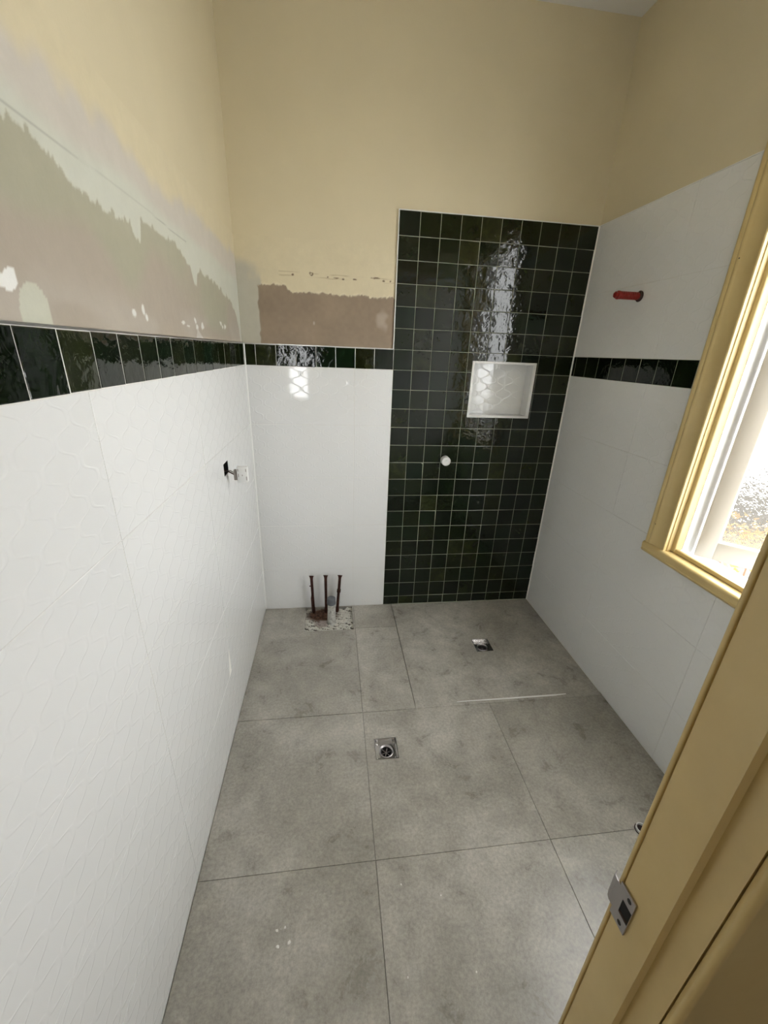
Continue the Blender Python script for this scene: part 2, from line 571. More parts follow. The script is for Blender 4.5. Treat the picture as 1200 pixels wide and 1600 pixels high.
# narrow infill between the shower tile and the second row
lay(floor, 'floor_tile', 'floor_tile', XS, W, Y1, YS - 0.002, gap=0.001, t=0.009, n=0.0, b=0.0008)
extrude_poly('edge_strip', [(1.03, YS - 0.0015), (1.25, YS - 0.0065), (1.535, YS - 0.0075), (1.60, YS - 0.003), (1.60, YS + 0.001), (1.03, YS + 0.001)], 'z', -0.006, 0.0014, 'alu_white', floor)

def mortar_h(U, V):
    h = 0.004 * vnoise2(U, V, 70, 1) + 0.004 * vnoise2(U, V, 170, 2)
    ridge = np.sin((V * 0.8 + U * 0.3 + 0.01 * vnoise2(U, V, 25, 5)) * 2 * math.pi / 0.024)
    return h + 0.004 * ridge
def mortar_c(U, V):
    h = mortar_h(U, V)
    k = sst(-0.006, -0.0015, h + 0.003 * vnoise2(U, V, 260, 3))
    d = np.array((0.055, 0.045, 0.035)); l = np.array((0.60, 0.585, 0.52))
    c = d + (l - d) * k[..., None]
    e = sst(0.10, 0.05, np.hypot((U - 0.36) / 1.3, V + 0.07))      # bare brown earth round the pipe feet
    br = np.array((0.10, 0.05, 0.03)) * (1 + 0.6 * vnoise2(U, V, 120, 9))[..., None]
    c = c * (1 - e[..., None]) + br * e[..., None]
    g = sst(0.055, 0.03, np.hypot(U - 0.36, (V + 0.165) * 1.4))    # smooth grey-pink trowelled patch
    gp = np.array((0.34, 0.29, 0.26))
    return np.clip(c * (1 - g[..., None]) + gp * g[..., None], 0.004, 1)
mort = color_grid('mortar_bed', PIT[0] - 0.004, PIT[1] + 0.004, PIT[2] - 0.004, 0.008, 0.002, -0.018, mortar_c, 'mortar', floor, mortar_h)
mort['label'] = 'crumbled white adhesive and mortar in floor cut-out'
mort['kind'] = 'stuff'

# ------------------------------------------------------------------ left wall
SOCK = (-0.618, -0.542, 1.078, 1.130)
wl = link('wall_left', slab('wall_left', (-2.12, 0.12, -0.12, H), [SOCK], -0.12, PL), 'cream', None, F_LEFT)
tag(wl, 'left wall with white relief tiles, green tile band and patched plaster', 'wall', kind='structure')
link('grout', slab('grout', (-2.0, 0.0, -0.01, BB), [SOCK], PL, GR), 'grout_white', wl)
link('grout', slab('grout', (-2.0, 0.0, BB, BT), [], PL, GR), 'grout_white', wl)
ZR = [0.0, 0.284, 0.586, 0.888, 1.190, BB]
YV = [-2.0, -1.448, -0.846, -0.244, 0.0]
for i in range(len(YV) - 1):
    for k in range(5):
        lay(wl, 'white_tile', 'white_tile', YV[i], YV[i + 1], ZR[k], ZR[k + 1], gap=0.0016, holes=[SOCK], tilt=0.0009, b=0.0012)
y = -0.11 - 19 * 0.0992
yy = [y + 0.0992 * k for k in range(20)] + [0.0]
for a, b in zip(yy[:-1], yy[1:]):
    a = max(a, -2.0)
    lay(wl, 'green_tile', 'green_tile', a, b, BB, BT, gap=0.0026, tilt=0.003, b=0.0016, jit=0.0006, variants=6)
box('metal_edge', (-2.0, BT + 0.0004, PL), (0.0, BT + 0.0045, 0.0004), 'alu', wl)

# patched plaster above the band
EDGE = np.array([(-2.1, 1.87), (-1.7, 1.868), (-1.504, 1.863), (-1.434, 1.864), (-1.398, 1.842), (-1.321, 1.832), (-1.226, 1.814), (-1.16, 1.828), (-1.128, 1.822), (-1.112, 1.797), (-1.098, 1.793), (-1.078, 1.80), (-1.058, 1.848), (-1.021, 1.856), (-0.9, 1.848), (-0.79, 1.838), (-0.71, 1.805), (-0.685, 1.765), (-0.66, 1.762), (-0.64, 1.80), (-0.60, 1.812), (-0.45, 1.805), (-0.363, 1.795), (-0.25, 1.775), (-0.16, 1.76), (-0.10, 1.735), (-0.05, 1.68), (-0.02, 1.59), (0.05, 1.58)])
C_BOARD, C_BOARD2 = np.array((0.42, 0.405, 0.305)), np.array((0.44, 0.385, 0.315))
C_COMP, C_LAV = np.array((0.64, 0.65, 0.565)), np.array((0.63, 0.585, 0.52))
C_CREAM = np.array(CREAM)
def poly_mask(U, V, poly):
    inside = np.zeros(U.shape, bool)
    n = len(poly)
    for i in range(n):
        x1, y1 = poly[i]; x2, y2 = poly[(i + 1) % n]
        cond = ((y1 > V) != (y2 > V)) & (U < (x2 - x1) * (V - y1) / (y2 - y1 + 1e-12) + x1)
        inside ^= cond
    return inside.astype(float)
def blend(c, col, k):
    return c * (1 - k[..., None]) + np.asarray(col) * k[..., None]
def left_col(U, V):
    c = np.broadcast_to(C_CREAM, U.shape + (3,)).copy()
    topz = 1.965 + 0.014 * vnoise1(U, 6, 11) + 0.016 * vnoise2(U, V, 22, 12)
    k = sst(0.03, -0.02, V - topz)
    lav = sst(-0.3, 0.6, 0.8 * vnoise2(U * 0.5, V, 9, 13) + 2.2 * (V - 1.915) / 0.1 + 0.9 * sst(-0.95, -0.5, U))
    comp = C_COMP * (1 - lav[..., None]) + C_LAV * lav[..., None]
    c = c * (1 - k[..., None]) + comp * k[..., None]
    ez = np.interp(U, EDGE[:, 0], EDGE[:, 1]) + 0.007 * vnoise1(U, 24, 14) + 0.012 * np.maximum(vnoise1(U, 75, 15), -0.2) + 0.006 * vnoise1(U, 190, 16) * sst(-0.2, 0.5, vnoise1(U, 8, 51))
    k = sst(0.003, -0.003, V - ez)
    bm_ = sst(-0.4, 0.4, vnoise2(U, V, 6, 17) + (1.72 - V) * 9)
    board = C_BOARD * (1 - bm_[..., None]) + C_BOARD2 * bm_[..., None]
    c = c * (1 - k[..., None]) + board * k[..., None]
    # pale smear along the foot of the board
    k = 0.35 * sst(1.70, 1.63, V) * sst(-0.1, 0.6, vnoise2(U * 0.35, V, 18, 18) + 0.2)
    c = blend(c, (0.56, 0.52, 0.46), k)
    # board joint line
    lz = 1.876 + 0.004 * vnoise1(U, 5, 19)
    k = 0.5 * sst(0.0022, 0.0006, np.abs(V - lz)) * (U < -0.72) * sst(-0.3, 0.3, vnoise1(U, 7, 20) + 0.5 * (U < -1.3))
    c = blend(c, (0.30, 0.29, 0.26), k)
    # filled hole and oval patch
    nz = 0.003 * vnoise2(U, V, 120, 21)
    k = poly_mask(U + nz, V + nz, [(-1.583, 1.652), (-1.556, 1.668), (-1.548, 1.668), (-1.545, 1.652), (-1.553, 1.640), (-1.569, 1.636), (-1.585, 1.640)])
    c = blend(c, (0.88, 0.88, 0.84), k)
    k = poly_mask(U, V, [(-1.552, 1.628), (-1.546, 1.640), (-1.536, 1.649), (-1.520, 1.654), (-1.506, 1.652), (-1.495, 1.645), (-1.487, 1.632), (-1.487, 1.592), (-1.557, 1.592), (-1.559, 1.608)])
    c = blend(c, (0.62, 0.63, 0.52), 0.85 * k)
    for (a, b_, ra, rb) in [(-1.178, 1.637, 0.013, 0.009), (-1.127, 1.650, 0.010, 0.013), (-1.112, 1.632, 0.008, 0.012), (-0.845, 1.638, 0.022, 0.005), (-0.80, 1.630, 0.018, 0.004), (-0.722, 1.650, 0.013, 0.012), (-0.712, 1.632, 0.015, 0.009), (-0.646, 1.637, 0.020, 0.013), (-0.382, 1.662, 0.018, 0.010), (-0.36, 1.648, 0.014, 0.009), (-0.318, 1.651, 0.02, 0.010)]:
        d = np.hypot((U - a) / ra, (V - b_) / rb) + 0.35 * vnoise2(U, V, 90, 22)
        c = blend(c, (0.86, 0.86, 0.82), 0.9 * sst(1.0, 0.6, d))  # window glints on glossy filler remnants, painted in as white spots
    k = poly_mask(U, V, [(-0.735, 1.592), (-0.71, 1.628), (-0.64, 1.592)])
    c = blend(c, (0.60, 0.57, 0.52), k)
    return c
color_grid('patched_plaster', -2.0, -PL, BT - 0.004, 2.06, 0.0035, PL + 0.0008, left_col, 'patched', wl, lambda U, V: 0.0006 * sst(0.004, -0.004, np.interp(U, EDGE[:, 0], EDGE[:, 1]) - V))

# ------------------------------------------------------------------ back wall
NI = (1.203, 1.573, 1.248, 1.551)       # niche frame, outer edge
NIH = (NI[0] + 0.006, NI[1] - 0.006, NI[2] + 0.006, NI[3] - 0.006)
wb = link('wall_back', slab('wall_back', (-0.12, W + 0.16, -0.12, H), [NIH], -0.14, PL), 'cream', None, F_BACK)
tag(wb, 'back wall with dark green shower tile panel and cream plaster above', 'wall', kind='structure')
link('grout', slab('grout', (0.0, G, -0.01, BB), [], PL, GR), 'grout_white', wb)
link('grout', slab('grout', (0.0, G, BB, BT), [], PL, GR), 'grout_white', wb)
link('grout', slab('grout', (G, W, -0.01, TOP), [NIH], PL, GR), 'grout_green', wb)
for a, b in ((0.0, 0.560), (0.560, G)):
    for k in range(5):
        lay(wb, 'white_tile', 'white_tile', a, b, ZR[k], ZR[k + 1], gap=0.0016, tilt=0.0007, b=0.0012)
xs = [0.0] + [G - P * k * 0.996 for k in range(7, 0, -1)] + [G]
for a, b in zip(xs[:-1], xs[1:]):
    lay(wb, 'green_tile', 'green_tile', a, b, BB, BT, gap=0.0026, tilt=0.004, b=0.0016, jit=0.0006, variants=6)
for i in range(10):
    for k in range(22):
        z1 = TOP - P * (k)
        z0 = max(TOP - P * (k + 1), 0.0)
        lay(wb, 'green_tile', 'green_tile', G + P * i, G + P * (i + 1), z0, z1, gap=0.0026, holes=[NIH], tilt=0.004, b=0.0016, jit=0.0006, variants=8)
box('metal_edge', (0.0, BT + 0.0004, PL), (G - 0.001, BT + 0.004, 0.0004), 'alu', wb)
box('metal_edge', (G - 0.0042, BT + 0.001, PL), (G + 0.0004, TOP + 0.004, 0.0006), 'alu_white', wb)
box('metal_edge', (G, TOP + 0.0002, PL), (W, TOP + 0.004, 0.0006), 'alu_white', wb)

BTOP = np.array([(0.0, 1.855), (0.09, 1.853), (0.12, 1.862), (0.22, 1.862), (0.245, 1.835), (0.40, 1.834), (0.60, 1.836), (0.66, 1.83), (0.72, 1.836), (0.78, 1.832)])
def back_col(U, V):
    c = np.broadcast_to(C_CREAM, U.shape + (3,)).copy()
    n2 = vnoise2(U, V, 40, 31)
    k = sst(0.13, 0.03, U + 0.02 * n2) * sst(1.985, 1.90, V + 0.03 * vnoise2(U, V, 14, 32))
    k = np.maximum(k, sst(0.115, 0.095, U + 0.004 * n2) * sst(1.94, 1.86, V))
    c = blend(c, (0.52, 0.50, 0.42), 0.9 * k)
    tz = np.interp(U, BTOP[:, 0], BTOP[:, 1]) + 0.004 * vnoise1(U, 60, 33) + 0.004 * vnoise1(U, 150, 34)
    torn = sst(0.010, 0.0, np.abs(V - tz - 0.002)) * sst(0.0, 0.4, vnoise2(U, V, 110, 35)) * (U > 0.08)
    inb = sst(0.003, -0.002, V - tz) * sst(0.083, 0.089, U + 0.004 * vnoise1(V, 50, 36))
    br = np.array((0.305, 0.23, 0.16)) * (1 + 0.10 * vnoise2(U, V, 9, 37) + 0.05 * vnoise2(U, V, 60, 38))[..., None]
    c = c * (1 - inb[..., None]) + br * inb[..., None]
    c = blend(c, (0.80, 0.72, 0.52), 0.7 * torn)
    sm = 0.5 * sst(1.0, 0.3, np.hypot((U - 0.700) / 0.035, (V - 1.73) / 0.075) + 0.3 * n2)
    c = blend(c, (0.55, 0.46, 0.38), sm)
    c = blend(c, (0.58, 0.50, 0.43), 0.7 * sst(1.0, 0.4, np.hypot((U - 0.353) / 0.006, (V - 1.70) / 0.012)))
    # torn line of old fixing with rusty marks
    lz = 1.921 - 0.006 * (U - 0.24) / 0.5 + 0.0015 * vnoise1(U, 25, 39)
    rng_ = (U > 0.19) & (U < 0.755)
    k = 0.4 * sst(0.0030, 0.001, np.abs(V - lz)) * rng_ * sst(-0.4, 0.3, vnoise1(U, 22, 40))
    c = blend(c, (0.30, 0.20, 0.09), k)
    k = 0.5 * sst(0.0025, 0.001, np.abs(V - lz + 0.016)) * rng_ * sst(0.0, 0.5, vnoise1(U, 14, 41))
    c = blend(c, (0.34, 0.24, 0.12), k)
    for (a, b_, ra, rb) in [(0.256, 1.910, 0.006, 0.005), (0.345, 1.917, 0.010, 0.009), (0.425, 1.908, 0.005, 0.004), (0.47, 1.906, 0.016, 0.003), (0.50, 1.903, 0.006, 0.005), (0.56, 1.905, 0.014, 0.003), (0.665, 1.916, 0.028, 0.004), (0.70, 1.906, 0.008, 0.006), (0.735, 1.906, 0.005, 0.005)]:
        d = np.hypot((U - a) / ra, (V - b_) / rb) + 0.3 * vnoise2(U, V, 130, 42)
        c = blend(c, (0.10, 0.045, 0.015), 0.85 * sst(1.0, 0.6, d))
    c = blend(c, (0.78, 0.70, 0.48), 0.9 * sst(1.0, 0.5, np.hypot((U - 0.345) / 0.005, (V - 1.917) / 0.0045)))
    return c
color_grid('patched_plaster', PL, G - 0.003, BT - 0.004, 2.06, 0.003, PL + 0.0008, back_col, 'patched', wb)

# ------------------------------------------------------------------ right wall with window opening
WO = (0.952, 1.880, 0.850, 2.440)       # structural opening, u = -y
wr = link('wall_right', slab('wall_right', (-0.12, 2.12, -0.12, H), [WO], -0.16, PL), 'cream', None, F_RIGHT)
tag(wr, 'right wall with white tiles, green tile band and window opening', 'wall', kind='structure')
link('grout', slab('grout', (0.0, 2.0, -0.01, BB), [WO], PL, GR), 'grout_white', wr)
link('grout', slab('grout', (0.0, 2.0, BB, BT), [WO], PL, GR), 'grout_green', wr)
link('grout', slab('grout', (0.0, 2.0, BT, TOP), [WO], PL, GR), 'grout_white', wr)
HOLE_T = [(0.90, 1.94, 0.83, 2.6)]
UR = [0.0, 0.602, 1.204, 1.806, 2.0]
for i in range(4):
    for z0, z1 in list(zip(ZR[:-1], ZR[1:])) + [(BT, 1.894), (1.894, TOP)]:
        lay(wr, 'white_tile', 'white_tile', UR[i], UR[i + 1], z0, z1, gap=0.0016, holes=HOLE_T, tilt=0.0007, b=0.0012)
uu = [0.0, 0.028] + [0.028 + 0.1005 * k for k in range(1, 9)]
for a, b in zip(uu[:-1], uu[1:]):
    lay(wr, 'green_tile', 'green_tile', a, b, BB, BT, gap=0.0026, holes=HOLE_T, tilt=0.003, b=0.0016, jit=0.0006, variants=6)
box('metal_edge', (0.0, TOP + 0.0002, PL), (0.90, TOP + 0.0035, 0.0004), 'alu_white', wr)

# ------------------------------------------------------------------ silicone beads in the tiled corners, ceiling, front wall
t1 = extrude_poly('trim_1', [(0, 0), (0.0055, 0), (0, -0.0055)], 'z', 0.0, BT, 'silicone')
tag(t1, 'white silicone bead down the corner of left and back walls', 'sealant', kind='structure')
t2 = extrude_poly('trim_2', [(W, 0), (W - 0.0055, 0), (W, -0.0055)], 'z', -0.004, TOP, 'silicone')
tag(t2, 'white silicone bead in the corner right of the green tile panel', 'sealant', kind='structure')

ceil = box('ceiling', (-0.14, -2.13, H), (W + 0.16, 0.14, H + 0.1), 'ceiling')
tag(ceil, 'plain white plaster ceiling of the bathroom', 'ceiling', kind='structure')

JX = 0.796             # strike-side jamb face
wf = empty('wall_front')
tag(wf, 'cream front wall pierced by the doorway', 'wall', kind='structure')
box('wall_panel', (JX + 0.034, -2.092, 0.0), (W + 0.01, FRONT - 0.003, H), 'cream', wf)
box('tile_lining', (JX + 0.034, FRONT - 0.003, 0.0), (W - 0.001, FRONT, TOP), 'white_tile', wf)
box('wall_head', (-0.02, -2.092, 2.09), (JX + 0.034, FRONT - 0.003, H), 'cream', wf)

# ------------------------------------------------------------------ hall behind the doorway (lights the jamb and the gloss tiles)
HX0, HX1, HY = -0.62, 1.30, -5.30
hw = (-0.30, 0.01, 0.77, 2.0)
hall = empty('wall_hall')
tag(hall, 'cream hallway walls behind the doorway', 'wall', kind='structure')
hb = link('hall_end', slab('hall_end', (-HX1, -HX0, 0, H), [(-hw[1], -hw[0], hw[2], hw[3])], -0.1, 0), 'hall', hall, frame((0, HY, 0), (-1, 0, 0), (0, 0, 1), (0, 1, 0)))
box('hall_side', (HX0 - 0.1, HY - 0.1, 0), (HX0, -2.12, H), 'hall', hall)
box('hall_side', (HX1, HY - 0.1, 0), (HX1 + 0.1, -2.092, H), 'hall', hall)
box('hall_return', (HX0 - 0.1, -2.12, 0), (-0.12, -2.02, H), 'hall', hall)
hf = box('floor_hall', (HX0 - 0.1, HY - 0.1, -0.12), (HX1 + 0.1, -2.12, -0.002), 'hall_floor')
tag(hf, 'brown timber hallway floor behind the doorway', 'floor', kind='structure')
hc = box('ceiling_hall', (HX0 - 0.1, HY - 0.1, H), (HX1 + 0.1, -2.13, H + 0.1), 'ceiling')
tag(hc, 'white hallway ceiling behind the doorway', 'ceiling', kind='structure')

# ------------------------------------------------------------------ door frame (strike side)
door = empty('door_1', (JX, -2.05, 0))
tag(door, 'cream door frame at the right edge with a metal strike plate', 'door frame', kind='structure')
def dpart(o):
    o.parent = door
    o.location = Vector(o.location) - Vector((JX, -2.05, 0))
    return o
def arc(cx, cy, r, a0, a1, n):
    return [(cx + r * math.cos(math.radians(a0 + (a1 - a0) * i / n)), cy + r * math.sin(math.radians(a0 + (a1 - a0) * i / n))) for i in range(n + 1)]
HT = 2.05
SP = (-2.0315, -2.0065, 0.9025, 0.9665)     # strike plate y0,y1,z0,z1
MO = (-2.0312, -2.0155, 0.9225, 0.9472)     # mortice
# jamb lining with rebate; profile in x,y, no pocket is cut, a black slab gives the dark of the latch hole
jamb_poly = [(JX, -2.0613), (JX, -2.0084), (JX + 0.0032, -2.0078), (JX + 0.0034, -2.0056)] + arc(JX + 0.0032, -2.0026, 0.0032, 240, 90, 8) + [(JX + 0.034, -1.999), (JX + 0.034, -2.092), (JX + 0.012, -2.092), (JX + 0.012, -2.0613)]
dpart(extrude_poly('jamb', jamb_poly, 'z', 0, HT, 'joinery'))
bead = [(JX + 0.014, -2.0930)] + arc(JX + 0.0155, -2.1005, 0.0055, 120, 300, 8) + [(JX + 0.17, -2.106), (JX + 0.17, -2.092)]
dpart(extrude_poly('hall_architrave', bead, 'z', 0, HT + 0.09, 'joinery'))
dpart(box('head', (-0.03, -2.092, HT), (JX + 0.034, -1.999, HT + 0.04), 'joinery', None, 0.003))
st = dpart(link('strike_plate', slab('strike_plate', (SP[0], SP[1], SP[2], SP[3]), [MO], -0.0018, 0.0), 'nickel', None, frame((JX - 0.0012, 0, 0), (0, 1, 0), (0, 0, 1), (1, 0, 0))))
st['label'] = 'satin nickel strike plate with square latch hole'
st.matrix_basis = Matrix.Translation((-0.0012, 2.05, 0)) @ frame((0, 0, 0), (0, 1, 0), (0, 0, 1), (1, 0, 0))
def spart(o):
    o.parent = st
    o.matrix_basis = (Matrix.Translation((JX, -2.05, 0)) @ st.matrix_basis).inverted()
    return o
# curved lip running past the jamb edge into the room
lipV, lipF = [], []
prof = [(0.0, SP[1] - 0.001), (-0.0002, -2.000), (0.0012, -1.9955), (0.0048, -1.9915), (0.009, -1.989)]
for i, (dx, yv) in enumerate(prof):
    k = i / (len(prof) - 1)
    za, zb = 0.9140 + 0.005 * k * k, 0.9590 - 0.005 * k * k
    for t_ in (0, 0.0014):
        lipV += [(JX - 0.0030 + dx + t_, yv, za), (JX - 0.0030 + dx + t_, yv, zb)]
for i in range(len(prof) - 1):
    a = 4 * i
    lipF += [[a, a + 4, a + 5, a + 1], [a + 2, a + 3, a + 7, a + 6], [a, a + 2, a + 6, a + 4], [a + 1, a + 5, a + 7, a + 3]]
lipF += [[0, 1, 3, 2], [16, 18, 19, 17]]
spart(link('lip', mesh('lip', lipV, lipF, False), 'nickel'))
spart(box('mortice_dark', (JX - 0.0022, MO[0], MO[2]), (JX - 0.0006, MO[1], MO[3]), 'black'))  # black slab standing in for the shade inside the latch hole
spart(box('latch_tongue', (JX - 0.0026, MO[0] + 0.001, MO[2] - 0.003), (JX - 0.0023, MO[1], MO[2] - 0.0012), 'rust'))
spart(box('mortice_lining', (JX - 0.0027, MO[0] + 0.002, MO[2] + 0.0015), (JX - 0.0018, MO[1] - 0.001, MO[2] + 0.0035), 'dark_wood'))
for (yv, zv) in ((-2.0232, 0.9585), (-2.0222, 0.9105)):
    spart(lathe('screw', [(0.0034, 0), (0.0030, 0.0006), (0.0012, 0.0008)], 'rust', None, None, 12)).matrix_basis = (Matrix.Translation((JX, -2.05, 0)) @ st.matrix_basis).inverted() @ Matrix.Translation((JX - 0.0029, yv, zv)) @ Matrix.Rotation(math.radians(-90), 4, 'Y')

# ------------------------------------------------------------------ window
win = empty('window_1', (W, -1.41, 0.85))
tag(win, 'cream framed window with an open casement of obscure glass', 'window', kind='structure')
def wpart(o):
    o.parent = win
    o.location = Vector(o.location) - Vector((W, -1.41, 0.85))
    return o
AF = W - 0.022
def arch_profile(y0, s):
    # moulded architrave: outer bead, quirk, second bead, flat, rounded inner arris.  s = -1 runs toward the camera
    f = lambda d, x: (x, y0 + s * d)
    pts = [f(0, W + 0.004), f(0, AF + 0.006)]
    pts += [f(0.003, AF + 0.002), f(0.008, AF), f(0.014, AF + 0.0005), f(0.018, AF + 0.003), f(0.0195, AF + 0.0045), f(0.0215, AF + 0.003), f(0.026, AF + 0.001), f(0.031, AF + 0.0015), f(0.035, AF + 0.004), f(0.038, AF + 0.006)]
    pts += [f(0.086, AF + 0.006), f(0.092, AF + 0.0035), f(0.097, AF + 0.003), f(0.1005, AF + 0.005), f(0.101, AF + 0.010), f(0.101, W + 0.004)]
    return pts
ARCH0 = -0.853
wpart(extrude_poly('architrave', arch_profile(ARCH0, -1), 'z', 0.866, 2.545, 'joinery'))
wpart(extrude_poly('architrave', arch_profile(-1.979, 1), 'z', 0.866, 2.545, 'joinery'))
headp = [(x, 2.545 - (ARCH0 - yy_)) for x, yy_ in arch_profile(ARCH0, -1)]
wpart(extrude_poly('architrave', headp, 'y', -1.976, -0.856, 'joinery'))
for yv, zv in ((-0.886, 1.905), (-0.865, 1.995), (-0.861, 1.945), (-0.882, 0.955)):
    nm_ = wpart(lathe('nail_hole', [(0.0022, -0.0005), (0.0018, 0.0004)], 'rust', None, None, 10))
    nm_.matrix_basis = Matrix.Translation((AF + 0.0012 - W, yv + 1.41, zv - 0.85)) @ Matrix.Rotation(math.radians(-90), 4, 'Y')
# bullnosed sill board
sp = arc(W - 0.017, 0.8555, 0.0115, 90, 200, 7) + [(W - 0.027, 0.842), (W - 0.0255, 0.836), (W - 0.028, 0.832), (W - 0.024, 0.824), (W - 0.010, 0.816), (W + 0.004, 0.814), (W + 0.004, 0.867)]
wpart(extrude_poly('sill', sp, 'y', -1.985, -0.853, 'joinery'))
wpart(box('sill_board', (W - 0.004, -1.88, 0.850), (W + 0.030, -0.952, 0.8665), 'joinery', None, 0.002))
# frame lining: far jamb, near jamb, head, bottom
FY0, FY1 = -0.958, -1.874
for nm, ya, yb in (('lining', -0.950, FY0), ('lining', FY1, -1.882)):
    wpart(box(nm, (W - 0.006, min(ya, yb), 0.862), (W + 0.048, max(ya, yb), 2.432), 'joinery', None, 0.003))
for ya, yb in ((FY0 + 0.004, -0.974), (FY1 - 0.004, -1.858)):
    wpart(box('stop_bead', (W + 0.012, min(ya, yb), 0.868), (W + 0.046, max(ya, yb), 2.425), 'joinery', None, 0.006, 4))
for ya, yb in ((-0.950, -0.972), (-1.860, -1.882)):
    wpart(box('outer_frame', (W + 0.0485, min(ya, yb), 0.862), (W + 0.13, max(ya, yb), 2.432), 'frame_white', None, 0.002))
wpart(box('lining', (W - 0.006, -1.88, 2.420), (W + 0.048, -0.951, 2.4385), 'joinery', None, 0.003))
wpart(box('outer_frame', (W + 0.0485, -1.88, 2.405), (W + 0.13, -0.951, 2.4385), 'frame_white', None, 0.002))
wpart(extrude_poly('outer_sill', [(W + 0.030, 0.850), (W + 0.030, 0.880), (W + 0.06, 0.880), (W + 0.062, 0.866), (W + 0.17, 0.848), (W + 0.17, 0.835), (W + 0.03, 0.835)], 'y', -1.878, -0.952, 'frame_white'))
wpart(box('bottom_stop', (W + 0.016, -1.87, 0.8668), (W + 0.0298, -0.956, 0.884), 'joinery', None, 0.003))

def casement(hinge, ang, width, z0, z1, flip, label):
    s = empty('sash')
    s.parent = win
    s.location = Vector((hinge[0], hinge[1], 0)) - Vector((W, -1.41, 0.85))
    s.rotation_euler = (0, 0, ang)
    s['label'] = label
    T, ST, RB = 0.036, 0.057, 0.072
    def sp_(o):
        o.parent = s
        return o
    sp_(box('stile', (0, -T, z0), (ST, 0, z1), 'sash_white', None, 0.002))
    sp_(box('stile', (width - ST, -T, z0), (width, 0, z1), 'sash_white', None, 0.002))
    sp_(box('bottom_rail', (ST, -T + 0.0008, z0), (width - ST, -0.0008, z0 + RB), 'sash_white', None, 0.002))
    sp_(box('top_rail', (ST, -T + 0.0008, z1 - 0.06), (width - ST, -0.0008, z1), 'sash_white', None, 0.002))
    # glazing beads on the room side
    ga, gb, gz0, gz1 = ST, width - ST, z0 + RB, z1 - 0.06
    yb0, yb1 = (-T + 0.002, -T / 2 - 0.003) if flip else (-T / 2 + 0.003, -0.002)
    sp_(box('glazing_bead', (ga - 0.001, yb0, gz0 - 0.001), (gb + 0.001, yb1, gz0 + 0.007), 'frame_white', None, 0.0015))
    sp_(box('glazing_bead', (ga - 0.001, yb0, gz1 - 0.007), (gb + 0.001, yb1, gz1 + 0.001), 'frame_white', None, 0.0015))
    sp_(box('glazing_bead', (ga - 0.001, yb0, gz0), (ga + 0.006, yb1, gz1), 'frame_white', None, 0.0015))
    sp_(box('glazing_bead', (gb - 0.006, yb0, gz0), (gb + 0.001, yb1, gz1), 'frame_white', None, 0.0015))
    pn = mesh('pane', [(ga, -T / 2, gz0), (gb, -T / 2, gz0), (gb, -T / 2, gz1), (ga, -T / 2, gz1)], [[0, 1, 2, 3]])
    sp_(link('pane', pn, 'pane'))
    return s
HG = (W + 0.104, -0.9745)
# sash opened outward about 45 degrees; its local +x runs from the hinge
casement(HG, math.radians(-44), 0.435, 0.868, 2.400, True, 'open casement sash with pebbled obscure glass')
casement((W + 0.104, -1.858), math.radians(44), 0.435, 0.868, 2.400, False, 'second casement sash opened outward')

# ------------------------------------------------------------------ outside
gnd = box('ground_outside', (W + 0.16, -14, -0.5), (24, 14, -0.42), 'concrete_out')
tag(gnd, 'pale concrete ground outside the window', 'ground', kind='structure')
gh = box('ground_outside', (-6, -16, -0.5), (6, HY - 0.1, -0.42), 'concrete_out')
tag(gh, 'pale concrete ground beyond the hallway', 'ground', kind='structure')
gb_ = box('dark_ground_patch', (3.2, 0.2, -0.42), (6.15, 6.5, -0.40), 'dark_ground')  # dark patch added so the view through the obscure glass is not clipped
tag(gb_, 'added dark ground patch before the fence, dimming the view through the glass', 'dark ground patch', kind='structure')
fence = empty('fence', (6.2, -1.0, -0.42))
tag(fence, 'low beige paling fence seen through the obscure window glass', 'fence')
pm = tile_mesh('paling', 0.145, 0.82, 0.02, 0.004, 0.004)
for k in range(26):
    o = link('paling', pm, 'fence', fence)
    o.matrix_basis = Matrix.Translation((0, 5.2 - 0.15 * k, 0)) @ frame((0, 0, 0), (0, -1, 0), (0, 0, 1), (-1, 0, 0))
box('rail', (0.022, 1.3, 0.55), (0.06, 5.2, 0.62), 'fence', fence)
shr = empty('shrub', (3.7, 0.15, -0.40))
tag(shr, 'small orange and green leafed shrub just outside the window', 'shrub')
lv, lf = [], []
for k in range(9):
    a = 2 * math.pi * k / 9
    tip = Vector((0.28 * math.cos(a), 0.30 * math.sin(a), 0.62 + 0.1 * math.sin(k * 2.1)))
    tube('stem', [(0.02 * math.cos(a), 0.02 * math.sin(a), 0), tip * 0.55, tip], [0.008, 0.006, 0.003], 'stem', shr, 6)
for k in range(260):
    c = Vector((random.gauss(0, 0.17), random.gauss(0, 0.19), random.uniform(0.3, 0.88)))
    d = Vector((random.gauss(0, 1), random.gauss(0, 1), random.gauss(0, 0.6))).normalized()
    e = d.cross(Vector((random.random(), random.random(), random.random()))).normalized()
    L, Wd = random.uniform(0.05, 0.08), random.uniform(0.018, 0.028)
    nrm = d.cross(e) * 0.008
    i = len(lv)
    lv += [c - d * L / 2, c + e * Wd + nrm, c + d * L / 2, c - e * Wd + nrm, c]
    lf += [[i, i + 1, i + 4], [i + 1, i + 2, i + 4], [i + 2, i + 3, i + 4], [i + 3, i, i + 4]]
fol = link('foliage', mesh('foliage', lv, lf), 'leaf', shr)
fol['kind'] = 'stuff'

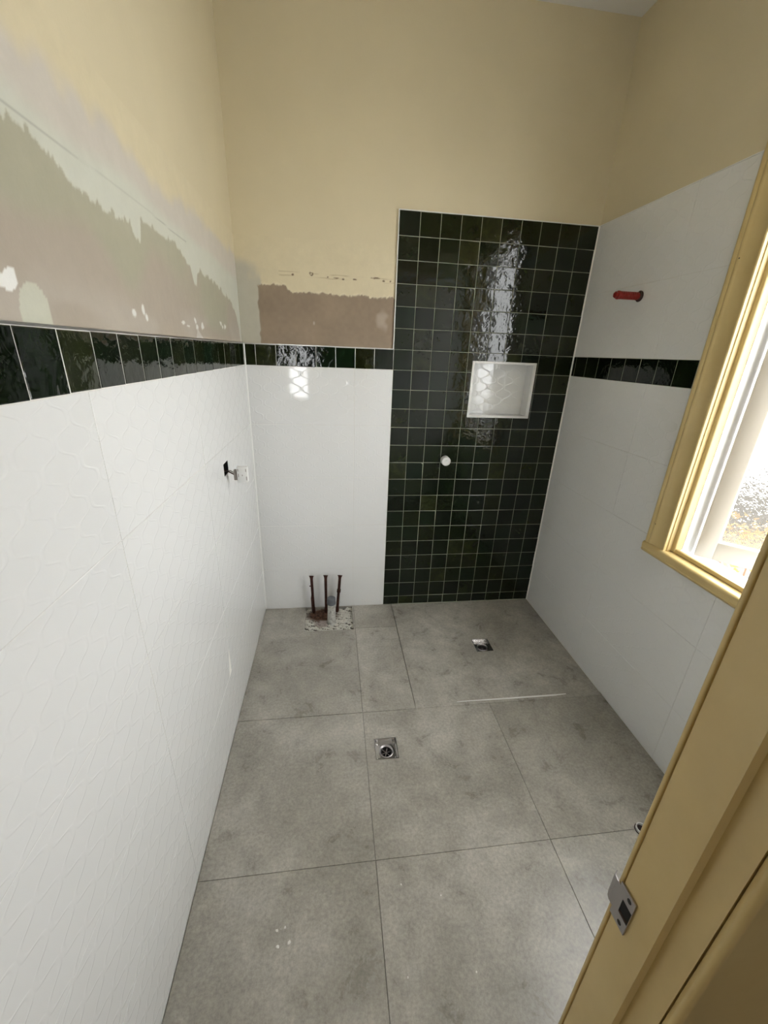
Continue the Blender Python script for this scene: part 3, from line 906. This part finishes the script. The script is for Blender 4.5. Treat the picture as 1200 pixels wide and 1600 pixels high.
# ------------------------------------------------------------------ shower niche
niche = empty('shower_niche', (NI[0], 0, NI[2]))
tag(niche, 'square white-tiled recess with bright metal trim in the green tiles', 'niche')
def npart(o):
    o.parent = niche
    o.location = Vector(o.location) - Vector((NI[0], 0, NI[2]))
    return o
DN = 0.088
nx0, nx1, nz0, nz1 = NIH
tw = 0.012
npart(box('trim', (NI[0], -0.0035, NI[3] - tw), (NI[1], 0.010, NI[3]), 'alu_white', None, 0.0012))
npart(box('trim', (NI[0], -0.0035, NI[2]), (NI[1], 0.010, NI[2] + tw), 'alu_white', None, 0.0012))
npart(box('trim', (NI[0], -0.0036, NI[2] + tw * 0.5), (NI[0] + tw, 0.010, NI[3] - tw * 0.5), 'alu_white', None, 0.0012))
npart(box('trim', (NI[1] - tw, -0.0036, NI[2] + tw * 0.5), (NI[1], 0.010, NI[3] - tw * 0.5), 'alu_white', None, 0.0012))
bt_ = link('back_tile', tile_mesh('back_tile', nx1 - nx0 - 0.012, nz1 - nz0 - 0.012, 0.008), 'white_tile', niche)
bt_.matrix_basis = Matrix.Translation((nx0 + 0.006 - NI[0], DN, nz0 + 0.006 - NI[2])) @ F_BACK
npart(box('backing', (nx0, DN + 0.0075, nz0), (nx1, DN + 0.02, nz1), 'grout_white'))
npart(box('side_tile', (nx0, 0.0102, nz0), (nx0 + 0.006, DN + 0.0074, nz1), 'white_tile', None, 0.0006, 1))
npart(box('side_tile', (nx1 - 0.006, 0.0102, nz0), (nx1, DN + 0.0074, nz1), 'white_tile', None, 0.0006, 1))
npart(box('side_tile', (nx0 + 0.0062, 0.0102, nz1 - 0.006), (nx1 - 0.0062, DN + 0.0074, nz1), 'white_tile', None, 0.0006, 1))
npart(box('shelf_tile', (nx0 + 0.0062, 0.0102, nz0), (nx1 - 0.0062, DN + 0.0074, nz0 + 0.006), 'white_tile', None, 0.0006, 1))

# ------------------------------------------------------------------ plugs on the walls
plug = empty('pipe_plug', (W, -0.423, 1.846))
tag(plug, 'red plastic threaded pipe plug sticking out of the right wall', 'plug')
RX = Matrix.Rotation(math.radians(-90), 4, 'Y')
lathe('collar', [(0.0215, 0.0), (0.0225, 0.004), (0.0185, 0.009), (0.0155, 0.010)], 'dark_plastic', plug, RX, 28)
pr = [(0.0150, 0.008)]
for k in range(8):
    z = 0.016 + k * 0.0105
    pr += [(0.0148, z), (0.0160, z + 0.002), (0.0160, z + 0.005), (0.0148, z + 0.007)]
pr += [(0.0150, 0.100), (0.0172, 0.1015), (0.0172, 0.108), (0.0150, 0.1095)]
lathe('body', pr, 'red_plastic', plug, RX, 28)
hx = lathe('hex_end', [(0.0125, 0.109), (0.0135, 0.111), (0.0135, 0.119), (0.0115, 0.121)], 'red_plastic', plug, RX, 6)
capo = empty('capped_pipe', (1.0945, 0, 1.0000))
tag(capo, 'white plastic pipe cap on the green tiled shower wall', 'cap')
RY = Matrix.Rotation(math.radians(90), 4, 'X')
lathe('thread', [(0.0225, -0.002), (0.0225, 0.020)], 'grey_plastic', capo, RY, 28)
lathe('cap_body', [(0.0255, 0.010), (0.0268, 0.012), (0.0268, 0.046), (0.0245, 0.0505), (0.0195, 0.051), (0.0185, 0.0495), (0.0085, 0.0495), (0.0078, 0.0525), (0.0055, 0.053)], 'white_plastic', capo, RY, 28)

# ------------------------------------------------------------------ wall cut-out with an outlet block hanging from it
sock = empty('outlet_block', (0.0, -0.595, 1.085))
tag(sock, 'white electrical outlet block hanging from a dark hole in the left wall', 'outlet')
bb = empty('backbox')
bb.parent = sock
box('pocket', (-0.075, -0.026, -0.009), (-0.0702, 0.055, 0.047), 'black', bb)
for p0, p1 in (((-0.0702, -0.0226, -0.0068), (-0.002, -0.0216, 0.0448)), ((-0.0702, 0.0516, -0.0068), (-0.002, 0.0526, 0.0448)), ((-0.0702, -0.0226, -0.0068), (-0.002, 0.0526, -0.0058)), ((-0.0702, -0.0226, 0.0438), (-0.002, 0.0526, 0.0448))):
    box('pocket_side', p0, p1, 'black', bb)
blk = box('block', (0.048, -0.020, -0.032), (0.090, 0.004, 0.034), 'white_plastic', sock, 0.003)
for x_, z, h_ in ((0.052, 0.016, 0.010), (0.053, -0.008, 0.014), (0.083, 0.014, 0.012), (0.084, -0.022, 0.016), (0.068, -0.004, 0.006)):
    box('slot', (x_, -0.0206, z), (x_ + 0.0028, -0.0195, z + h_), 'blue_cable', blk)
box('terminal', (0.034, -0.014, -0.024), (0.048, 0.0, 0.020), 'blue_cable', sock, 0.002)
for k, (zz, mt) in enumerate(((0.010, 'blue_cable'), (0.002, 'copper'))):
    tube('wire', [(-0.06, 0.03, 0.0), (-0.01, 0.034, 0.002 + 0.004 * k), (0.016, 0.012, zz), (0.040, -0.007, zz - 0.006)], [0.0026] * 4, mt, sock, 8)

# ------------------------------------------------------------------ pipes in the floor cut-out
def copper(x0, y0, x1, y1, ztop, label, collars):
    p = empty('copper_pipe', (x0, y0, -0.02))
    tag(p, label, 'pipe', 'capped copper pipes rising from the floor cut-out')
    L = ztop + 0.02
    dx, dy = x1 - x0, y1 - y0
    at = lambda k: (dx * k, dy * k, L * k)
    r = 0.0090
    tube('pipe', [at(0), at(0.25), at(0.5), at(0.75), at(0.93)], [r, r * 1.04, r * 0.97, r, r], 'copper', p, 14)
    tube('crimped_end', [at(0.925), at(0.965), at(1.0)], [(r * 1.02, r), (r * 1.25, r * 0.6), (r * 1.75, r * 0.28)], 'copper', p, 14)
    for k, rr, hh in collars:
        tube('collar', [at(k), at(k + hh)], [rr, rr * 0.96], 'copper', p, 14)
    return p
cp1 = copper(0.308, -0.040, 0.300, -0.048, 0.265, 'leftmost crimped copper pipe rising from the floor cut-out', [(0.06, 0.0120, 0.10)])
tube('tail_wire', [(-0.010, -0.004, 0.02), (-0.014, -0.006, 0.12), (-0.007, -0.008, 0.17)], [0.0022, 0.0022, 0.0018], 'copper', cp1, 6)
box('nib', (-0.022, -0.010, 0.208), (-0.008, -0.005, 0.214), 'copper', cp1)
cp2 = copper(0.388, -0.040, 0.388, -0.046, 0.265, 'middle straight crimped copper pipe beside the grey waste pipe', [(0.05, 0.0120, 0.09)])
cp3 = copper(0.458, -0.040, 0.478, -0.046, 0.262, 'rightmost copper pipe leaning right with a soldered collar', [(0.56, 0.0125, 0.07), (0.05, 0.0120, 0.09)])
wp = empty('waste_pipe', (0.4225, -0.152, -0.03))
tag(wp, 'mortar-splashed white waste pipe stub with a grey top beside the copper pipes', 'pipe')
tube('pipe', [(0, 0, 0), (0, 0, 0.06), (0.001, 0, 0.12), (0.002, 0, 0.165)], [0.0275, 0.0255, 0.0252, 0.0252], 'pvc', wp, 28)
lathe('coupling', [(0.0262, 0.155), (0.0272, 0.157), (0.0272, 0.170), (0.0255, 0.174), (0.0262, 0.178), (0.0262, 0.193), (0.0235, 0.197)], 'grey_plastic', wp, None, 28)

# ------------------------------------------------------------------ floor drains
def drain(name_label, rect, zt):
    cx, cy = (rect[0] + rect[1]) / 2, (rect[2] + rect[3]) / 2
    hx_, hy_ = (rect[1] - rect[0]) / 2 - 0.0006, (rect[3] - rect[2]) / 2 - 0.0006
    d = empty('floor_drain', (cx, cy, zt))
    tag(d, name_label, 'drain', 'open square floor drains')
    t_ = 0.0022
    dep = -0.020
    for p0, p1 in (((-hx_, -hy_, dep), (hx_, -hy_ + t_, 0.0004)), ((-hx_, hy_ - t_, dep), (hx_, hy_, 0.0004)), ((-hx_, -hy_ + t_, dep), (-hx_ + t_, hy_ - t_, 0.0004)), ((hx_ - t_, -hy_ + t_, dep), (hx_, hy_ - t_, 0.0004))):
        box('frame_side', p0, p1, 'steel', d)
    # base plate with a round outlet
    seg = 32
    ro = 0.028
    V, F = [], []
    for k in range(seg):
        a = 2 * math.pi * k / seg
        c, s = math.cos(a), math.sin(a)
        m = max(abs(c), abs(s))
        V += [(ro * c, ro * s - 0.004, dep + 0.004), ((hx_ - t_) * c / m, (hy_ - t_) * s / m, dep + 0.003)]
    for k in range(seg):
        a, b = 2 * k, 2 * ((k + 1) % seg)
        F.append([a, a + 1, b + 1, b])
    link('base_plate', mesh('base_plate', V, F), 'steel', d)
    sl = lathe('outlet_ring', [(ro - 0.001, dep - 0.03), (ro - 0.001, dep + 0.004), (ro + 0.003, dep + 0.0085), (ro + 0.001, dep + 0.0095), (ro - 0.0045, dep + 0.005), (ro - 0.0045, dep - 0.03)], 'nickel', d, Matrix.Translation((0, -0.004, 0)), 32, cap=False)
    lathe('outlet_bottom', [(ro - 0.004, dep - 0.0305), (ro - 0.004, dep - 0.028)], 'black', d, Matrix.Translation((0, -0.004, 0)), 24)
    for k in range(3):
        o = box('grate_bar', (-ro + 0.006, -0.0012, dep - 0.004), (ro - 0.006, 0.0012, dep - 0.002), 'nickel', d)
        o.matrix_basis = Matrix.Translation((0, -0.004, 0)) @ Matrix.Rotation(math.radians(60 * k + 15), 4, 'Z')
    for sx in (-1, 1):
        for sy in (-1, 1):
            lathe('lug', [(0.0062, dep + 0.002), (0.0062, dep + 0.008), (0.003, dep + 0.009)], 'steel', d, Matrix.Translation((sx * (hx_ - 0.0105), sy * (hy_ - 0.0105), 0)), 12)
    return d
drain('square steel floor drain with round outlet in the middle of the floor', DR1, 0.0)
drain('square steel floor drain in the shower corner below the green tiles', DR2, -0.0045)

# small pipe stub half hidden behind the door frame
stb = empty('pipe_stub', (1.534, -1.462, 0.0))
tag(stb, 'small pale pipe stub on the floor beside the door frame', 'pipe')
lathe('stub', [(0.020, 0.0), (0.020, 0.012), (0.0165, 0.012), (0.0165, 0.002), (0.001, 0.002)], 'white_plastic', stb, None, 24)
lathe('rim', [(0.0228, 0.0), (0.0228, 0.003), (0.0202, 0.003)], 'dark_plastic', stb, None, 24)

# pale mortar crumbs lying on the floor
cm = None
for k, (x, y_, s) in enumerate([(0.262, -1.60, 0.010), (0.285, -1.595, 0.008), (0.268, -1.635, 0.011), (0.300, -1.63, 0.012), (0.64, -1.53, 0.007), (0.76, -1.57, 0.006), (0.625, -1.735, 0.007), (0.42, -0.62, 0.006), (0.815, -1.745, 0.006), (0.395, -0.46, 0.006)]):
    bm = bmesh.new()
    bmesh.ops.create_icosphere(bm, subdivisions=1, radius=0.5)
    for v in bm.verts:
        v.co *= random.uniform(0.75, 1.2)
        v.co.z *= 0.4
    zmin = min(v.co.z for v in bm.verts)
    for v in bm.verts:
        v.co.z -= zmin
    me = bpy.data.meshes.new('mortar_crumb')
    bm.to_mesh(me); bm.free()
    o = link('mortar_crumb', me, 'grout_white')
    o.location = (x, y_, 0.0)
    o.scale = (s, s * 0.8, s * 0.8)
    o.rotation_euler = (0, 0, k * 1.3)
    tag(o, 'tiny pale mortar crumb lying on the grey floor tiles', 'crumb', 'mortar crumbs on the floor')
